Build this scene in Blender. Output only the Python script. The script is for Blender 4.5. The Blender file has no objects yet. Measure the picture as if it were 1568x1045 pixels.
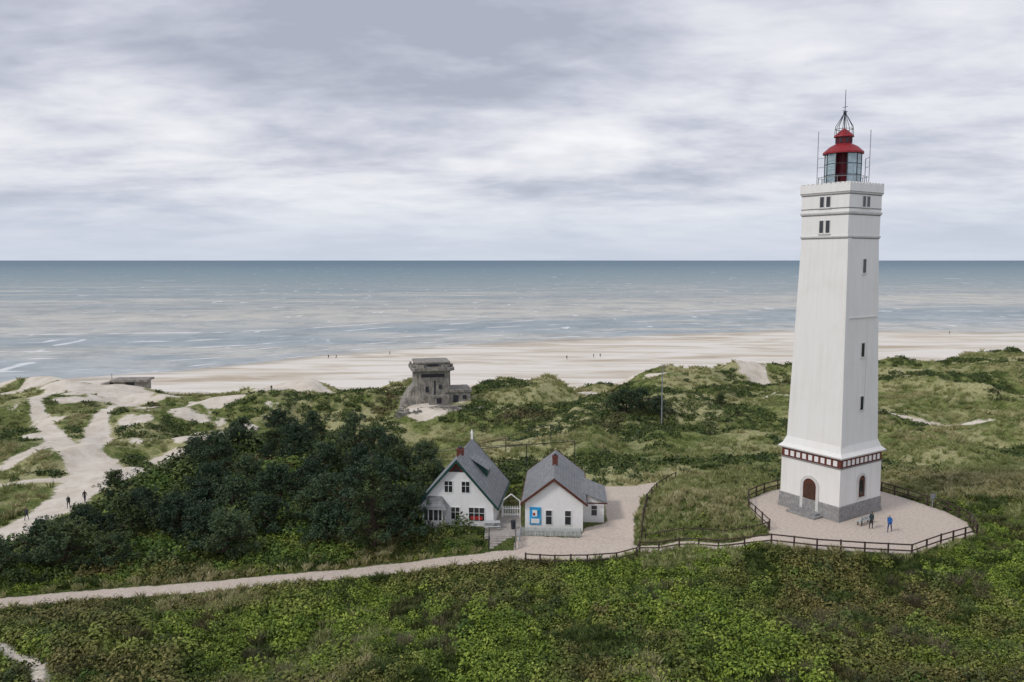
import bpy, math, numpy as np, random
from mathutils import Vector, Matrix
rng=np.random.default_rng(7); random.seed(7)
sc=bpy.context.scene
COL=sc.collection
sc.view_settings.view_transform='Standard'
try: sc.view_settings.look='None'
except: pass
sc.view_settings.exposure=0

# ------------------------------------------------------------------ materials
def newmat(name):
    m=bpy.data.materials.new(name); m.use_nodes=True
    nt=m.node_tree; nt.nodes.clear()
    out=nt.nodes.new('ShaderNodeOutputMaterial'); b=nt.nodes.new('ShaderNodeBsdfPrincipled')
    nt.links.new(b.outputs[0],out.inputs[0])
    return m,nt,b
class N:
    def __init__(s,nt): s.nt=nt
    def n(s,t,**k):
        x=s.nt.nodes.new(t)
        for a,v in k.items(): setattr(x,a,v)
        return x
    def l(s,a,b): s.nt.links.new(a,b)
    def pos(s): return s.n('ShaderNodeNewGeometry').outputs['Position']
    def obj(s): return s.n('ShaderNodeTexCoord').outputs['Object']
    def scale(s,v,sx,sy,sz):
        m=s.n('ShaderNodeMapping'); m.inputs['Scale'].default_value=(sx,sy,sz); s.l(v,m.inputs[0]); return m.outputs[0]
    def noise(s,v,sc,det=4,rough=.55,dist=0):
        x=s.n('ShaderNodeTexNoise'); x.inputs['Scale'].default_value=sc; x.inputs['Detail'].default_value=det
        x.inputs['Roughness'].default_value=rough; x.inputs['Distortion'].default_value=dist
        s.l(v,x.inputs['Vector']); return x.outputs[0]
    def ramp(s,f,stops):
        x=s.n('ShaderNodeValToRGB'); e=x.color_ramp.elements
        while len(e)<len(stops): e.new(.5)
        for i,(p,c) in enumerate(stops):
            e[i].position=p
            if not hasattr(c,'__len__'): c=(c,c,c)
            e[i].color=(c[0],c[1],c[2],1)
        s.l(f,x.inputs[0]); return x.outputs[0]
    def mix(s,f,a,b,mode='MIX'):
        x=s.n('ShaderNodeMix',data_type='RGBA',blend_type=mode)
        for v,i in ((f,0),(a,6),(b,7)):
            if hasattr(v,'default_value') or hasattr(v,'links'): s.l(v,x.inputs[i])
            elif i==0: x.inputs[0].default_value=v
            else: x.inputs[i].default_value=(v[0],v[1],v[2],1)
        return x.outputs[2]
    def math(s,op,a,b=0,clamp=False):
        x=s.n('ShaderNodeMath',operation=op,use_clamp=clamp)
        for v,i in ((a,0),(b,1)):
            if hasattr(v,'links'): s.l(v,x.inputs[i])
            else: x.inputs[i].default_value=v
        return x.outputs[0]
    def mr(s,v,a,b,c=0,d=1,smooth=True):
        x=s.n('ShaderNodeMapRange'); x.interpolation_type='SMOOTHSTEP' if smooth else 'LINEAR'
        s.l(v,x.inputs[0])
        for i,q in zip((1,2,3,4),(a,b,c,d)): x.inputs[i].default_value=q
        return x.outputs[0]
    def attr(s,name): return s.n('ShaderNodeAttribute',attribute_name=name).outputs['Fac']
    def bump(s,h,st,dist=.1):
        x=s.n('ShaderNodeBump'); x.inputs['Strength'].default_value=st; x.inputs['Distance'].default_value=dist
        s.l(h,x.inputs['Height']); return x.outputs[0]
def simple(name,col,rough=.7,nsc=3,var=.12,bump=0,metal=0,spec=.3,streak=False,bsc=20):
    m,nt,b=newmat(name); h=N(nt)
    v=h.obj()
    if streak: v=h.scale(v,1,1,.12)
    f=h.noise(v,nsc,5,.6)
    lo=[c*(1-var) for c in col]; hi=[min(1,c*(1+var)) for c in col]
    h.l(h.ramp(f,[(.3,lo),(.7,hi)]),b.inputs['Base Color'])
    b.inputs['Roughness'].default_value=rough; b.inputs['Metallic'].default_value=metal
    b.inputs['Specular IOR Level'].default_value=spec
    if bump: h.l(h.bump(h.noise(h.obj(),bsc,4),bump,.03),b.inputs['Normal'])
    return m
M={}
def white_plaster():
    m,nt,b=newmat('white_plaster'); h=N(nt)
    o=h.obj()
    st=h.noise(h.scale(o,1.6,1.6,.10),1.4,5,.6)
    bl=h.noise(o,.5,6,.6)
    c=h.ramp(st,[(.3,(.755,.735,.70)),(.5,(.80,.785,.755)),(.7,(.82,.805,.785))])
    c=h.mix(h.mr(bl,.45,.75,0,.35),c,(.71,.68,.63))
    h.l(c,b.inputs['Base Color']); b.inputs['Roughness'].default_value=.75; b.inputs['Specular IOR Level'].default_value=.25
    h.l(h.bump(h.noise(o,9,4),.08,.02),b.inputs['Normal'])
    return m
M['white']=white_plaster()
M['whitewash']=simple('whitewashed_wall',(.81,.80,.79),.7,1.5,.05,.1)
M['trim']=simple('grey_trim',(.60,.59,.57),.7,2,.1)
M['step']=simple('step_stone',(.36,.33,.30),.8,3,.2)
M['shadeline']=simple('shadow_line_grey',(.22,.215,.21),.9)  # dark grey of thin tower strips, shade lines put in as colour
M['stone']=simple('granite_plinth',(.27,.265,.26),.8,3,.3,.4)
M['dark']=simple('dark_metal',(.035,.037,.045),.5)
M['glass']=simple('window_glass',(.025,.03,.035),.12,1,.3,spec=.6)
M['pane']=simple('lantern_pane',(.32,.42,.46),.12,1,.2,spec=.6)
M['red']=simple('red_paint',(.27,.02,.026),.45,2,.15)
M['darkred']=simple('dark_red_paint',(.10,.010,.016),.5,2,.15)
M['green']=simple('dark_green_paint',(.012,.055,.045),.5)
M['brown']=simple('brown_board',(.10,.035,.022),.6)
M['wood']=simple('weathered_fence_wood',(.06,.042,.034),.85,4,.35)
M['greywood']=simple('grey_painted_wood',(.45,.47,.47),.8,4,.2)
M['grey']=simple('grey_metal',(.26,.27,.29),.5)
M['poster']=simple('blue_poster',(.03,.32,.62),.4,1.5,.5)
M['door']=simple('old_oak_door',(.07,.035,.022),.7,4,.3)
M['flower']=simple('red_display',(.4,.03,.03),.6,6,.6)
M['brick']=simple('red_brick',(.14,.045,.034),.85,9,.45)
def slate():
    m,nt,b=newmat('slate_roof'); h=N(nt); o=h.obj()
    w=h.n('ShaderNodeTexWave',wave_type='BANDS',bands_direction='Y'); w.inputs['Scale'].default_value=1.1; w.inputs['Distortion'].default_value=.6; h.l(o,w.inputs['Vector'])
    w2=h.n('ShaderNodeTexWave',wave_type='BANDS',bands_direction='Z'); w2.inputs['Scale'].default_value=1.3; w2.inputs['Distortion'].default_value=.4; h.l(o,w2.inputs['Vector'])
    f=h.noise(o,1.6,6,.7)
    c=h.ramp(f,[(.3,(.14,.145,.15)),(.55,(.225,.23,.235)),(.8,(.36,.36,.35))])
    hh=h.math('ADD',w.outputs[1],w2.outputs[1])
    c=h.mix(h.mr(hh,.2,.8,.4,0),c,(.07,.072,.078))
    h.l(c,b.inputs['Base Color']); b.inputs['Roughness'].default_value=.6
    h.l(h.bump(hh,.5,.04),b.inputs['Normal'])
    return m
M['slate']=slate()
def concrete():
    m,nt,b=newmat('weathered_concrete'); h=N(nt); o=h.obj()
    f=h.noise(o,.9,8,.7); s=h.noise(h.scale(o,2,2,.3),1.5,6,.6)
    c=h.ramp(f,[(.3,(.12,.113,.10)),(.5,(.27,.25,.22)),(.72,(.50,.46,.40))])
    c=h.mix(h.mr(s,.46,.68,0,.65),c,(.085,.08,.07))
    h.l(c,b.inputs['Base Color']); b.inputs['Roughness'].default_value=.95
    h.l(h.bump(h.noise(o,2.2,6,.7),.7,.2),b.inputs['Normal'])
    return m
M['concrete']=concrete()
def foliage(name,stops,stopsB=None,big=.06,bigr=(.42,.58),fine=5.0,rough=.6,spec=.25,gain=1.0,fac=.75):
    m,nt,b=newmat(name); h=N(nt); p=h.pos()
    f=h.noise(p,fine,1,.5)
    oi=h.n('ShaderNodeObjectInfo').outputs['Random']
    g=h.math('ADD',h.math('MULTIPLY',f,fac),h.math('MULTIPLY',oi,.28))
    sg=lambda st:[(a,tuple(min(1,q*gain) for q in c)) for a,c in st]
    c=h.ramp(g,sg(stops))
    if stopsB:
        c2=h.ramp(g,sg(stopsB))
        bf=h.noise(p,big,4,.6)
        c=h.mix(h.mr(bf,bigr[0],bigr[1]),c,c2)
    h.l(c,b.inputs['Base Color']); b.inputs['Roughness'].default_value=rough; b.inputs['Specular IOR Level'].default_value=spec
    return m
M['rose']=foliage('rose_leaf',[(.25,(.035,.060,.008)),(.45,(.095,.155,.016)),(.62,(.22,.30,.036)),(.82,(.44,.49,.10))],
                  [(.25,(.04,.042,.012)),(.5,(.115,.115,.030)),(.65,(.21,.19,.06)),(.85,(.38,.30,.14))],.05,(.44,.60),6)
M['rosetw']=foliage('bare_twig',[(.3,(.06,.05,.033)),(.5,(.12,.10,.065)),(.75,(.22,.18,.12))],None)
M['marram']=foliage('marram_blade',[(.25,(.12,.155,.045)),(.5,(.28,.31,.115)),(.75,(.50,.48,.26))],
                    [(.25,(.20,.20,.08)),(.5,(.39,.36,.18)),(.75,(.62,.56,.35))],.05,(.46,.60),3)
M['scrub']=foliage('scrub_leaf',[(.3,(.020,.038,.010)),(.5,(.055,.088,.020)),(.75,(.15,.185,.048))],
                   [(.3,(.045,.04,.02)),(.5,(.095,.085,.035)),(.75,(.20,.165,.075))],.06,(.52,.66),4)
M['pine']=foliage('pine_needle',[(.25,(.013,.029,.017)),(.5,(.033,.062,.031)),(.75,(.10,.14,.062))],
                   [(.25,(.028,.042,.015)),(.5,(.065,.095,.03)),(.75,(.15,.18,.06))],.10,(.53,.63),2.5)
M['pineb']=foliage('bush_leaf',[(.25,(.03,.06,.012)),(.5,(.08,.14,.024)),(.75,(.21,.28,.05))],
                   [(.25,(.06,.06,.02)),(.5,(.15,.13,.045)),(.75,(.34,.23,.085))],.09,(.54,.64),2.5)
M['bark']=simple('bark',(.07,.05,.038),.9,5,.4,.5)

# ------------------------------------------------------------------ mesh builder
class MB:
    def __init__(s): s.v=[];s.f=[];s.mi=[]
    def poly(s,vs,fs,mi=0):
        o=len(s.v); s.v+= [tuple(v) for v in vs]; s.f+=[tuple(i+o for i in f) for f in fs]; s.mi+=[mi]*len(fs)
    def box(s,x0,x1,y0,y1,z0,z1,mi=0,M4=None):
        vs=[(x0,y0,z0),(x1,y0,z0),(x1,y1,z0),(x0,y1,z0),(x0,y0,z1),(x1,y0,z1),(x1,y1,z1),(x0,y1,z1)]
        if M4 is not None: vs=[tuple(M4@Vector(v)) for v in vs]
        s.poly(vs,[(0,3,2,1),(4,5,6,7),(0,1,5,4),(1,2,6,5),(2,3,7,6),(3,0,4,7)],mi)
    def ring(s,prof,n=4,rot=math.pi/4,mi=0,caps=True,cx=0,cy=0):
        vs=[];fs=[]
        for r,z in prof:
            for k in range(n):
                a=rot+2*math.pi*k/n; vs.append((cx+r*math.cos(a),cy+r*math.sin(a),z))
        for j in range(len(prof)-1):
            for k in range(n):
                k2=(k+1)%n; fs.append((j*n+k,j*n+k2,(j+1)*n+k2,(j+1)*n+k))
        if caps:
            fs.append(tuple(range(n-1,-1,-1))); fs.append(tuple((len(prof)-1)*n+k for k in range(n)))
        s.poly(vs,fs,mi)
    def sq(s,prof,mi=0): s.ring([(a/2*math.sqrt(2),z) for a,z in prof],4,math.pi/4,mi)
    def rod(s,p,q,r,mi=0,n=6,r2=None):
        p=Vector(p);q=Vector(q);d=(q-p); 
        if d.length<1e-6:return
        u=d.normalized(); a=u.cross(Vector((0,0,1)));
        if a.length<1e-3:a=Vector((1,0,0))
        a.normalize(); b=u.cross(a); r2=r if r2 is None else r2
        vs=[];fs=[]
        for c,rr in ((p,r),(q,r2)):
            for k in range(n):
                t=2*math.pi*k/n; vs.append(c+a*math.cos(t)*rr+b*math.sin(t)*rr)
        for k in range(n): k2=(k+1)%n; fs.append((k,k+n,k2+n,k2)[::-1])
        fs.append(tuple(range(n))); fs.append(tuple(range(2*n-1,n-1,-1)))
        s.poly(vs,fs,mi)
    def obj(s,name,mats,parent=None,smooth=False,loc=None,rz=None):
        me=bpy.data.meshes.new(name); me.from_pydata([tuple(v) for v in s.v],[],s.f)
        for m in mats: me.materials.append(m)
        me.polygons.foreach_set('material_index',s.mi); 
        if smooth: me.polygons.foreach_set('use_smooth',[True]*len(s.f))
        me.update()
        o=bpy.data.objects.new(name,me); COL.objects.link(o)
        if parent: o.parent=parent
        if loc is not None:o.location=loc
        if rz is not None:o.rotation_euler=(0,0,rz)
        return o
def empty(name,loc,rz=0):
    e=bpy.data.objects.new(name,None); COL.objects.link(e); e.location=loc; e.rotation_euler=(0,0,rz); e.empty_display_size=.5; return e

# ------------------------------------------------------------------ terrain functions
TAB=np.random.default_rng(3).random((8,256,256))
def vn(x,y,s,seed=0):
    x=np.asarray(x)/s+seed*13.7; y=np.asarray(y)/s+seed*7.3
    xi=np.floor(x).astype(int); yi=np.floor(y).astype(int); fx=x-xi; fy=y-yi
    fx=fx*fx*(3-2*fx); fy=fy*fy*(3-2*fy); T=TAB[seed%8]
    a=T[xi%256,yi%256];b=T[(xi+1)%256,yi%256];c=T[xi%256,(yi+1)%256];d=T[(xi+1)%256,(yi+1)%256]
    return (a*(1-fx)+b*fx)*(1-fy)+(c*(1-fx)+d*fx)*fy
def fbm(x,y,s,o=4,seed=0):
    r=0;a=1;t=0
    for i in range(o):
        r=r+a*vn(x,y,s/(2**i),seed+i); t+=a; a*=.5
    return r/t
def ss(a,b,x):
    t=np.clip((x-a)/(b-a),0,1); return t*t*(3-2*t)
def sdline(x,y,pts,hw):
    d=np.full(np.shape(x),1e9)
    for i in range(len(pts)-1):
        ax,ay=pts[i][:2];bx,by=pts[i+1][:2]; ha=hw[i] if hasattr(hw,'__len__') else hw; hb=hw[i+1] if hasattr(hw,'__len__') else hw
        dx,dy=bx-ax,by-ay; t=np.clip(((x-ax)*dx+(y-ay)*dy)/(dx*dx+dy*dy),0,1)
        d=np.minimum(d,np.hypot(x-ax-t*dx,y-ay-t*dy)-(ha+(hb-ha)*t))
    return d
def sdpoly(x,y,pts):
    d=np.full(np.shape(x),1e9); ins=np.zeros(np.shape(x),bool); n=len(pts)
    for i in range(n):
        ax,ay=pts[i][:2];bx,by=pts[(i+1)%n][:2]; dx,dy=bx-ax,by-ay
        t=np.clip(((x-ax)*dx+(y-ay)*dy)/(dx*dx+dy*dy),0,1)
        d=np.minimum(d,np.hypot(x-ax-t*dx,y-ay-t*dy))
        if ay!=by:
            c=((ay>y)!=(by>y))&(x<(bx-ax)*(y-ay)/(by-ay)+ax); ins^=c
    return np.where(ins,-d,d)
MAIN=[(-80,66,-6),(-60,69,-5.8),(-47.1,71.2,-5.5),(-41.9,72.6,-5.5),(-36.1,73.2,-5.3),(-30.3,74.1,-5.2),(-24.3,75.2,-5),(-18.1,75.8,-4.7),(-11.9,76.7,-4.4),(-5.5,77.7,-4),(-.3,78.1,-3.6),(5,78,-3.3),(9,77.5,-3.1)]
LINK=[(9,77.5,-3.1),(12.7,77.6,-2.6),(18.7,75.0,-1.4),(24.4,73.0,-.3)]
YARD=[(.2,79.3),(.6,82.6),(7.2,81.6),(8.0,85),(10.6,86.6),(11.6,101),(19.2,100.5),(15.9,95),(13.6,87),(12.2,78),(11,76.3),(4.8,75.8),(1,76.8)]
PLAZA=[(24.9,75.5),(24.9,81.6),(26,85.5),(28.5,88.2),(32.6,91.2),(41.7,88.9),(43.3,85.7),(45,81.4),(45.4,78),(44.1,74.4),(39.3,71.6),(35.4,69.2),(27.5,70.5),(23.9,71.8)]
TRA=[(-75,82,-7),(-61,92.8,-7),(-60.5,100,-7),(-60.5,107.6,-7),(-61.9,117.4,-7),(-59.5,124,-7)]
TRB=[(-90,111,-7),(-74,113.3,-7),(-69.9,116,-7),(-62,119,-7)]
TRC=[(-62,119,-7),(-69.7,130.4,-7),(-79.1,139.7,-7),(-92,156.5,-6.5),(-106.6,177.5,-6.5),(-114.7,198,-7),(-113.2,210.6,-8)]
TRD=[(-74,136,-7),(-78.9,150.5,-7),(-86.4,166.4,-6.5),(-92.2,188.6,-7),(-101,210,-8)]
TRE=[(-100,120,-7),(-82.1,126.1,-7),(-82.4,137.3,-7),(-84.1,148.7,-7)]
TRF=[(-48,60,-4),(-38.5,58,-3.6),(-34,55,-3.2),(-31,50,-3)]
TRG=[(46,196,-5),(70,170,-5),(88,150,-4.5),(98,141,-4)]
PATCH=[(-59.8,146.5,7),(-57.2,159.6,8),(-82.5,195,7),(-66.5,166.4,6),(-59.6,137.3,5.5),(-17,163,7.5),(-11.9,168,6),(10.9,200,5),(-36.8,202,4),(39,218,6),(20,206,5),(-64,175,6),(-73,182,6),(-92,150,5),(-98,165,5),(-70,150,6),(-86,181,6),(-50,188,5),(-100,195,8),(-76,160,5),(-66,128,5),(-52,152,5),(110,180,3),(60,185,2)]
CT=MAIN+LINK+TRA+TRB+TRC+TRD+TRE+TRF+TRG+[(1,78.6,-3.4),(7,81,-3.1),(8.3,86,-3),(12.3,101,-3),(15,95,-2.8),(14.2,89,-2.8),(-6,86,-3),(-5,96,-3),(5,90,-3),
 (20,86,.3),(20,82,-.2),(20,92,-.5),(19,79.5,-1.1),(24,95,-1.2),(35,98,-.8),(48,95,-1),(50,82,-.8),(50,72,-1),(58,90,-1),(75,95,-2),(44,66,-.8),(32,62,-1),(20,62,-1.5),
 (52,151,-4),(86,145,-4),(57,112,-2),(70,110,-2),(138,235,-4),(103,243,-5),(31,120,-3.5),(12,120,-4.5),(31,176,-6),(61,236,-6.5),(20,211,-8),(-14,211,-8),(-47,200,-8.2),(-84,211,-8.6),(-140,200,-8.5),(-170,220,-9),(2,161,-6),(180,200,-4),(200,255,-4),
 (0,51,-2),(-35,52.8,-3),(33,49,-1),(-39,59,-4),(0,62,-2.6),(32,62,-1),(-21,64.6,-4),(-20,40,-2),(20,40,-1.5),(60,60,-1.5),
 (-17,168,-3.3),(-22,170,-3.6),(-12,170,-3.6),(-45,80,-6),(-20,85,-5.2),(-30,82,-5.5),(-46,104,-7),(-44,137,-5.5),(-13,120,-5.5),(-30,110,-6),(-30,130,-5),(-106,216,-8),(-130,150,-6),(22,153,-5)]
CT=np.array(CT,float)
def interp(x,pts):
    p=np.array(pts,float); return np.interp(x,p[:,0],p[:,1])
def yE(x): return interp(x,[(-400,225),(-160,222),(-112,214),(-80,211),(0,213),(30,220),(60,236),(100,243),(140,246),(250,268),(500,290)])+6*(fbm(x,x*0,18,3,2)-.5)
def yW(x): return interp(x,[(-600,215),(-300,243),(-160,256),(-120,280),(-76,331),(-25,368),(73,418),(149,446),(271,438),(500,445)])
def sdgravel(x,y):
    d=sdline(x,y,MAIN,1.25); d=np.minimum(d,sdline(x,y,LINK,.8)); d=np.minimum(d,sdpoly(x,y,YARD)); return np.minimum(d,sdpoly(x,y,PLAZA))
def sdsand(x,y):
    d=sdline(x,y,TRA,[2.7,2.9,2.8,3.0,4.6,3.6]); d=np.minimum(d,sdline(x,y,TRB,.9)); d=np.minimum(d,sdline(x,y,TRC,[3.8,4.0,2.4,1.7,1.4,1.8,3]))
    d=np.minimum(d,sdline(x,y,TRD,[3,2.4,1.6,1.6,4])); d=np.minimum(d,sdline(x,y,TRE,[1.0,1.2,1.0,.8])); d=np.minimum(d,sdline(x,y,TRF,.45)); d=np.minimum(d,sdline(x,y,TRG,[.4,.6,.9,1]))
    d=d+1.6*(fbm(x,y,5,3,1)-.5)
    for a,b,r in PATCH: d=np.minimum(d,np.hypot((x-a)/1.4,y-b)-r*.55+8*(fbm(x,y,7,4,5)-.42))
    n=fbm(x,y,16,4,4); e=yE(x)
    w=ss(-50,-4,y-e); lft=ss(-25,-70,x)*ss(120,150,y); rt=ss(40,90,x)*ss(125,150,y)
    d=np.minimum(d,(0.80-.26*w-(.15*lft+.08*rt)*(1-w)-n)*22+2)
    d=np.minimum(d,-(y-e-1))
    return d
BP=(-17.2,169)
def H(x,y):
    x=np.asarray(x,float);y=np.asarray(y,float)
    num=np.zeros_like(x);den=np.zeros_like(x)
    for cx,cy,cz in CT:
        w=1/((x-cx)**2+(y-cy)**2+9)**2; num+=w*cz;den+=w
    h=num/den
    g=sdgravel(x,y)
    hd=np.minimum(np.maximum(abs(x+5.6)-5.5,abs(y-91)-6.5),np.maximum(abs(x-5.8)-5.5,abs(y-90)-8))
    amp=.4+2.7*ss(98,135,y)*(1-.45*ss(-40,-90,x))
    amp=amp*ss(0,9,g)*ss(0,6,hd)*(1-.8*np.exp(-((x-BP[0])**2+(y-BP[1])**2)/90))
    n=fbm(x,y,24,4,1); r=1-abs(2*fbm(x,y,30,3,6)-1)
    h=h+amp*((n-.5)*3.4+(r-.8)*2.4)
    near=1-ss(74,100,y)
    h=h+near*ss(.5,5,g)*1.9*(fbm(x,y,6.5,3,2)-.5)
    h=h+.3*(fbm(x,y,3.2,2,3)-.5)*ss(0,3,g)*ss(0,3,hd)
    e=yE(x); wl=yW(x)
    h=h+1.6*np.exp(-((y-e+6)/7)**2)*(fbm(x,y,12,2,2)-.35)
    pl=sdpoly(x,y,PLAZA); h=h*ss(-.3,3,pl)
    hb=-3.0; h=hb+(h-hb)*ss(0,2.5,hd)
    t=(y-e-6)/(wl-e-6); zb=-11.6-1.4*np.clip(t,-1,1)-np.maximum(t-1,0)*2.0+.12*(fbm(x,y,30,3,5)-.5)
    k=ss(-1,16,y-e); return h*(1-k)+zb*k

ys=np.concatenate([np.arange(20,120,.5),np.arange(120,240,.9),np.arange(240,520,3)])
xs=np.concatenate([np.arange(-420,-120,3),np.arange(-120,-60,1),np.arange(-60,60,.5),np.arange(60,130,1),np.arange(130,520,3)])
X,Y=np.meshgrid(xs,ys); Z=H(X,Y)
G=sdgravel(X,Y); S=sdsand(X,Y); B=Y-yE(X); W=yW(X)-Y
nx,ny=len(xs),len(ys)
idx=np.arange(nx*ny).reshape(ny,nx)
F=np.stack([idx[:-1,:-1],idx[:-1,1:],idx[1:,1:],idx[1:,:-1]],-1).reshape(-1,4)
P=np.stack([X,Y,Z],-1).reshape(-1,3)
def fm(a): return np.minimum.reduce([a[:-1,:-1],a[:-1,1:],a[1:,1:],a[1:,:-1]]).ravel()
gF=fm(G)<.5; bF=(fm(B)>10)&~gF; sF=(fm(S)<.8)&~gF&~bF; tF=~(gF|bF|sF)

def groundmat():
    m,nt,b=newmat('dune_ground'); h=N(nt); p=h.pos()
    g=h.attr('sdg'); s=h.attr('sds'); bb=h.attr('bch'); w=h.attr('wat')
    n1=h.noise(p,.055,4,.62); n2=h.noise(p,.35,5,.7); n3=h.noise(p,2.5,4,.65)
    veg=h.ramp(h.math('ADD',h.math('MULTIPLY',n2,.6),h.math('MULTIPLY',n3,.4)),[(.36,(.030,.045,.012)),(.47,(.095,.125,.032)),(.56,(.20,.215,.08)),(.68,(.35,.32,.16))])
    veg2=h.ramp(n3,[(.3,(.17,.185,.07)),(.5,(.32,.31,.15)),(.7,(.48,.44,.28))])
    veg=h.mix(h.mr(n1,.46,.56),veg,veg2)
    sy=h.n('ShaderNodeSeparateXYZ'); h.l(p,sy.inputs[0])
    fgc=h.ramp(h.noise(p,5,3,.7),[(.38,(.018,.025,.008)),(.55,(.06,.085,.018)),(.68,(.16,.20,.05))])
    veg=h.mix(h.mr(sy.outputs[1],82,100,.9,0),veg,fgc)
    sand=h.ramp(n2,[(.3,(.52,.45,.36)),(.55,(.67,.61,.525)),(.8,(.75,.70,.62))])
    grav=h.ramp(h.noise(p,3.5,5,.75),[(.3,(.42,.35,.29)),(.5,(.55,.47,.40)),(.72,(.66,.585,.51))])
    bs=h.noise(h.scale(p,.25,1,1),.08,6,.6,.8)
    beach=h.ramp(bs,[(.34,(.50,.42,.32)),(.46,(.66,.60,.51)),(.58,(.78,.735,.665))])
    wet=h.math('ADD',w,h.math('MULTIPLY',h.math('SUBTRACT',bs,.5),60))
    beach=h.mix(h.mr(wet,0,22,.75,0),beach,(.40,.36,.305))
    wob=h.math('MULTIPLY',h.math('SUBTRACT',h.noise(p,.9,5,.7),.5),3.0)
    ms=h.mr(h.math('ADD',s,wob),-.35,.35,1,0)
    mg=h.mr(h.math('ADD',g,h.math('MULTIPLY',wob,.35)),-.12,.16,1,0)
    mb=h.mr(bb,4,12)
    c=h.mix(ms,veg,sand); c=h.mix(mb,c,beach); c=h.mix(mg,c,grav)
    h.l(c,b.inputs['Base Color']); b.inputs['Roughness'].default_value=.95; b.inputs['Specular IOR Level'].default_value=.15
    h.l(h.bump(h.math('ADD',n3,n2),.6,.15),b.inputs['Normal'])
    return m
GM=groundmat()
def submesh(name,mask):
    f=F[mask]; u,inv=np.unique(f,return_inverse=True); inv=inv.reshape(-1,4)
    me=bpy.data.meshes.new(name); me.vertices.add(len(u)); me.vertices.foreach_set('co',P[u].ravel())
    me.loops.add(inv.size); me.loops.foreach_set('vertex_index',inv.ravel().astype(np.int32))
    me.polygons.add(len(inv)); me.polygons.foreach_set('loop_start',np.arange(0,inv.size,4,dtype=np.int32)); 
    me.polygons.foreach_set('use_smooth',np.ones(len(inv),bool))
    for n,a in (('sdg',G),('sds',S),('bch',B),('wat',W)):
        t=me.attributes.new(n,'FLOAT','POINT'); t.data.foreach_set('value',a.ravel()[u].astype(np.float32))
    me.materials.append(GM); me.update(calc_edges=True); me.validate()
    o=bpy.data.objects.new(name,me); COL.objects.link(o); return o
submesh('dune_terrain',tF); submesh('gravel_path',gF); submesh('sandy_trail',sF); submesh('beach',bF)

# ------------------------------------------------------------------ sea
def seamat():
    m,nt,b=newmat('sea_water'); h=N(nt); p=h.pos()
    sx=h.n('ShaderNodeSeparateXYZ'); h.l(p,sx.inputs[0]); y=sx.outputs[1]
    w=h.noise(h.scale(p,1,2.2,1),.006,5,.6,.5)
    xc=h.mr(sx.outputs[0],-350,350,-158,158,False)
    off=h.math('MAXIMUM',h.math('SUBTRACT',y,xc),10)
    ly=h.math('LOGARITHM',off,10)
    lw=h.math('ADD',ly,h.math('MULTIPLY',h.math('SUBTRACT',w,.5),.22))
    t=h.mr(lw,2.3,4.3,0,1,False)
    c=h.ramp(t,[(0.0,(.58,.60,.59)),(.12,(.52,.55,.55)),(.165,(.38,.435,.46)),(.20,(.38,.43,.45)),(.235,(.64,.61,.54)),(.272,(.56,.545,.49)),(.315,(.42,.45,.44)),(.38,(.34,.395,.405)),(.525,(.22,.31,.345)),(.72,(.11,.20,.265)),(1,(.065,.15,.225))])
    bars=h.noise(h.scale(p,.0035,.016,1),1,5,.55,.6)
    near=h.mr(y,900,1600,1,0)
    c=h.mix(h.math('MULTIPLY',h.mr(bars,.52,.62,0,.75),near),c,(.64,.61,.535))
    c=h.mix(h.math('MULTIPLY',h.mr(bars,.47,.35,0,.4),near),c,(.29,.35,.385))
    rip=h.noise(h.scale(p,.12,.5,1),1,4,.7); rip2=h.noise(h.scale(p,.03,.035,1),1,5,.75)
    c=h.mix(h.mr(rip,.35,.65,.25,0),c,(.15,.20,.22)); c=h.mix(h.mr(rip2,.38,.56,.4,0),c,(.14,.19,.22))
    f1=h.noise(h.scale(p,.075,.022,1),1,2,.6); f2=h.noise(h.scale(p,.024,.0055,1),1,2,.6); f3=h.noise(h.scale(p,.09,.2,1),1,3,.65)
    foam=h.math('MAXIMUM',h.math('MAXIMUM',h.math('MULTIPLY',h.mr(f1,.66,.72),h.mr(y,3000,900,0,1)),h.math('MULTIPLY',h.mr(f2,.67,.74),h.mr(y,900,1800,0,.8))),h.mr(f3,.67,.72))
    c=h.mix(h.math('MULTIPLY',foam,.75),c,(.84,.85,.85))
    h.l(c,b.inputs['Base Color']); b.inputs['Roughness'].default_value=.5; b.inputs['Specular IOR Level'].default_value=.15
    h.l(h.bump(rip,.6,.6),b.inputs['Normal'])
    return m
mb=MB()
yy=[150,600,2000,8000,60000]; xx=[-60000,-8000,-1500,0,1500,8000,60000]
vs=[(x,y,-13) for y in yy for x in xx]; fs=[(j*7+i,j*7+i+1,(j+1)*7+i+1,(j+1)*7+i) for j in range(4) for i in range(6)]
mb.poly(vs,fs); mb.obj('sea',[seamat()])
def surfmat():
    m,nt,b=newmat('surf_foam'); h=N(nt); p=h.pos()
    f=h.noise(h.scale(p,.06,.3,1),1,6,.7)
    h.l(h.ramp(f,[(.4,(.55,.55,.54)),(.6,(.80,.81,.81))]),b.inputs['Base Color']); b.inputs['Roughness'].default_value=.8
    return m
mb=MB()
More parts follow.
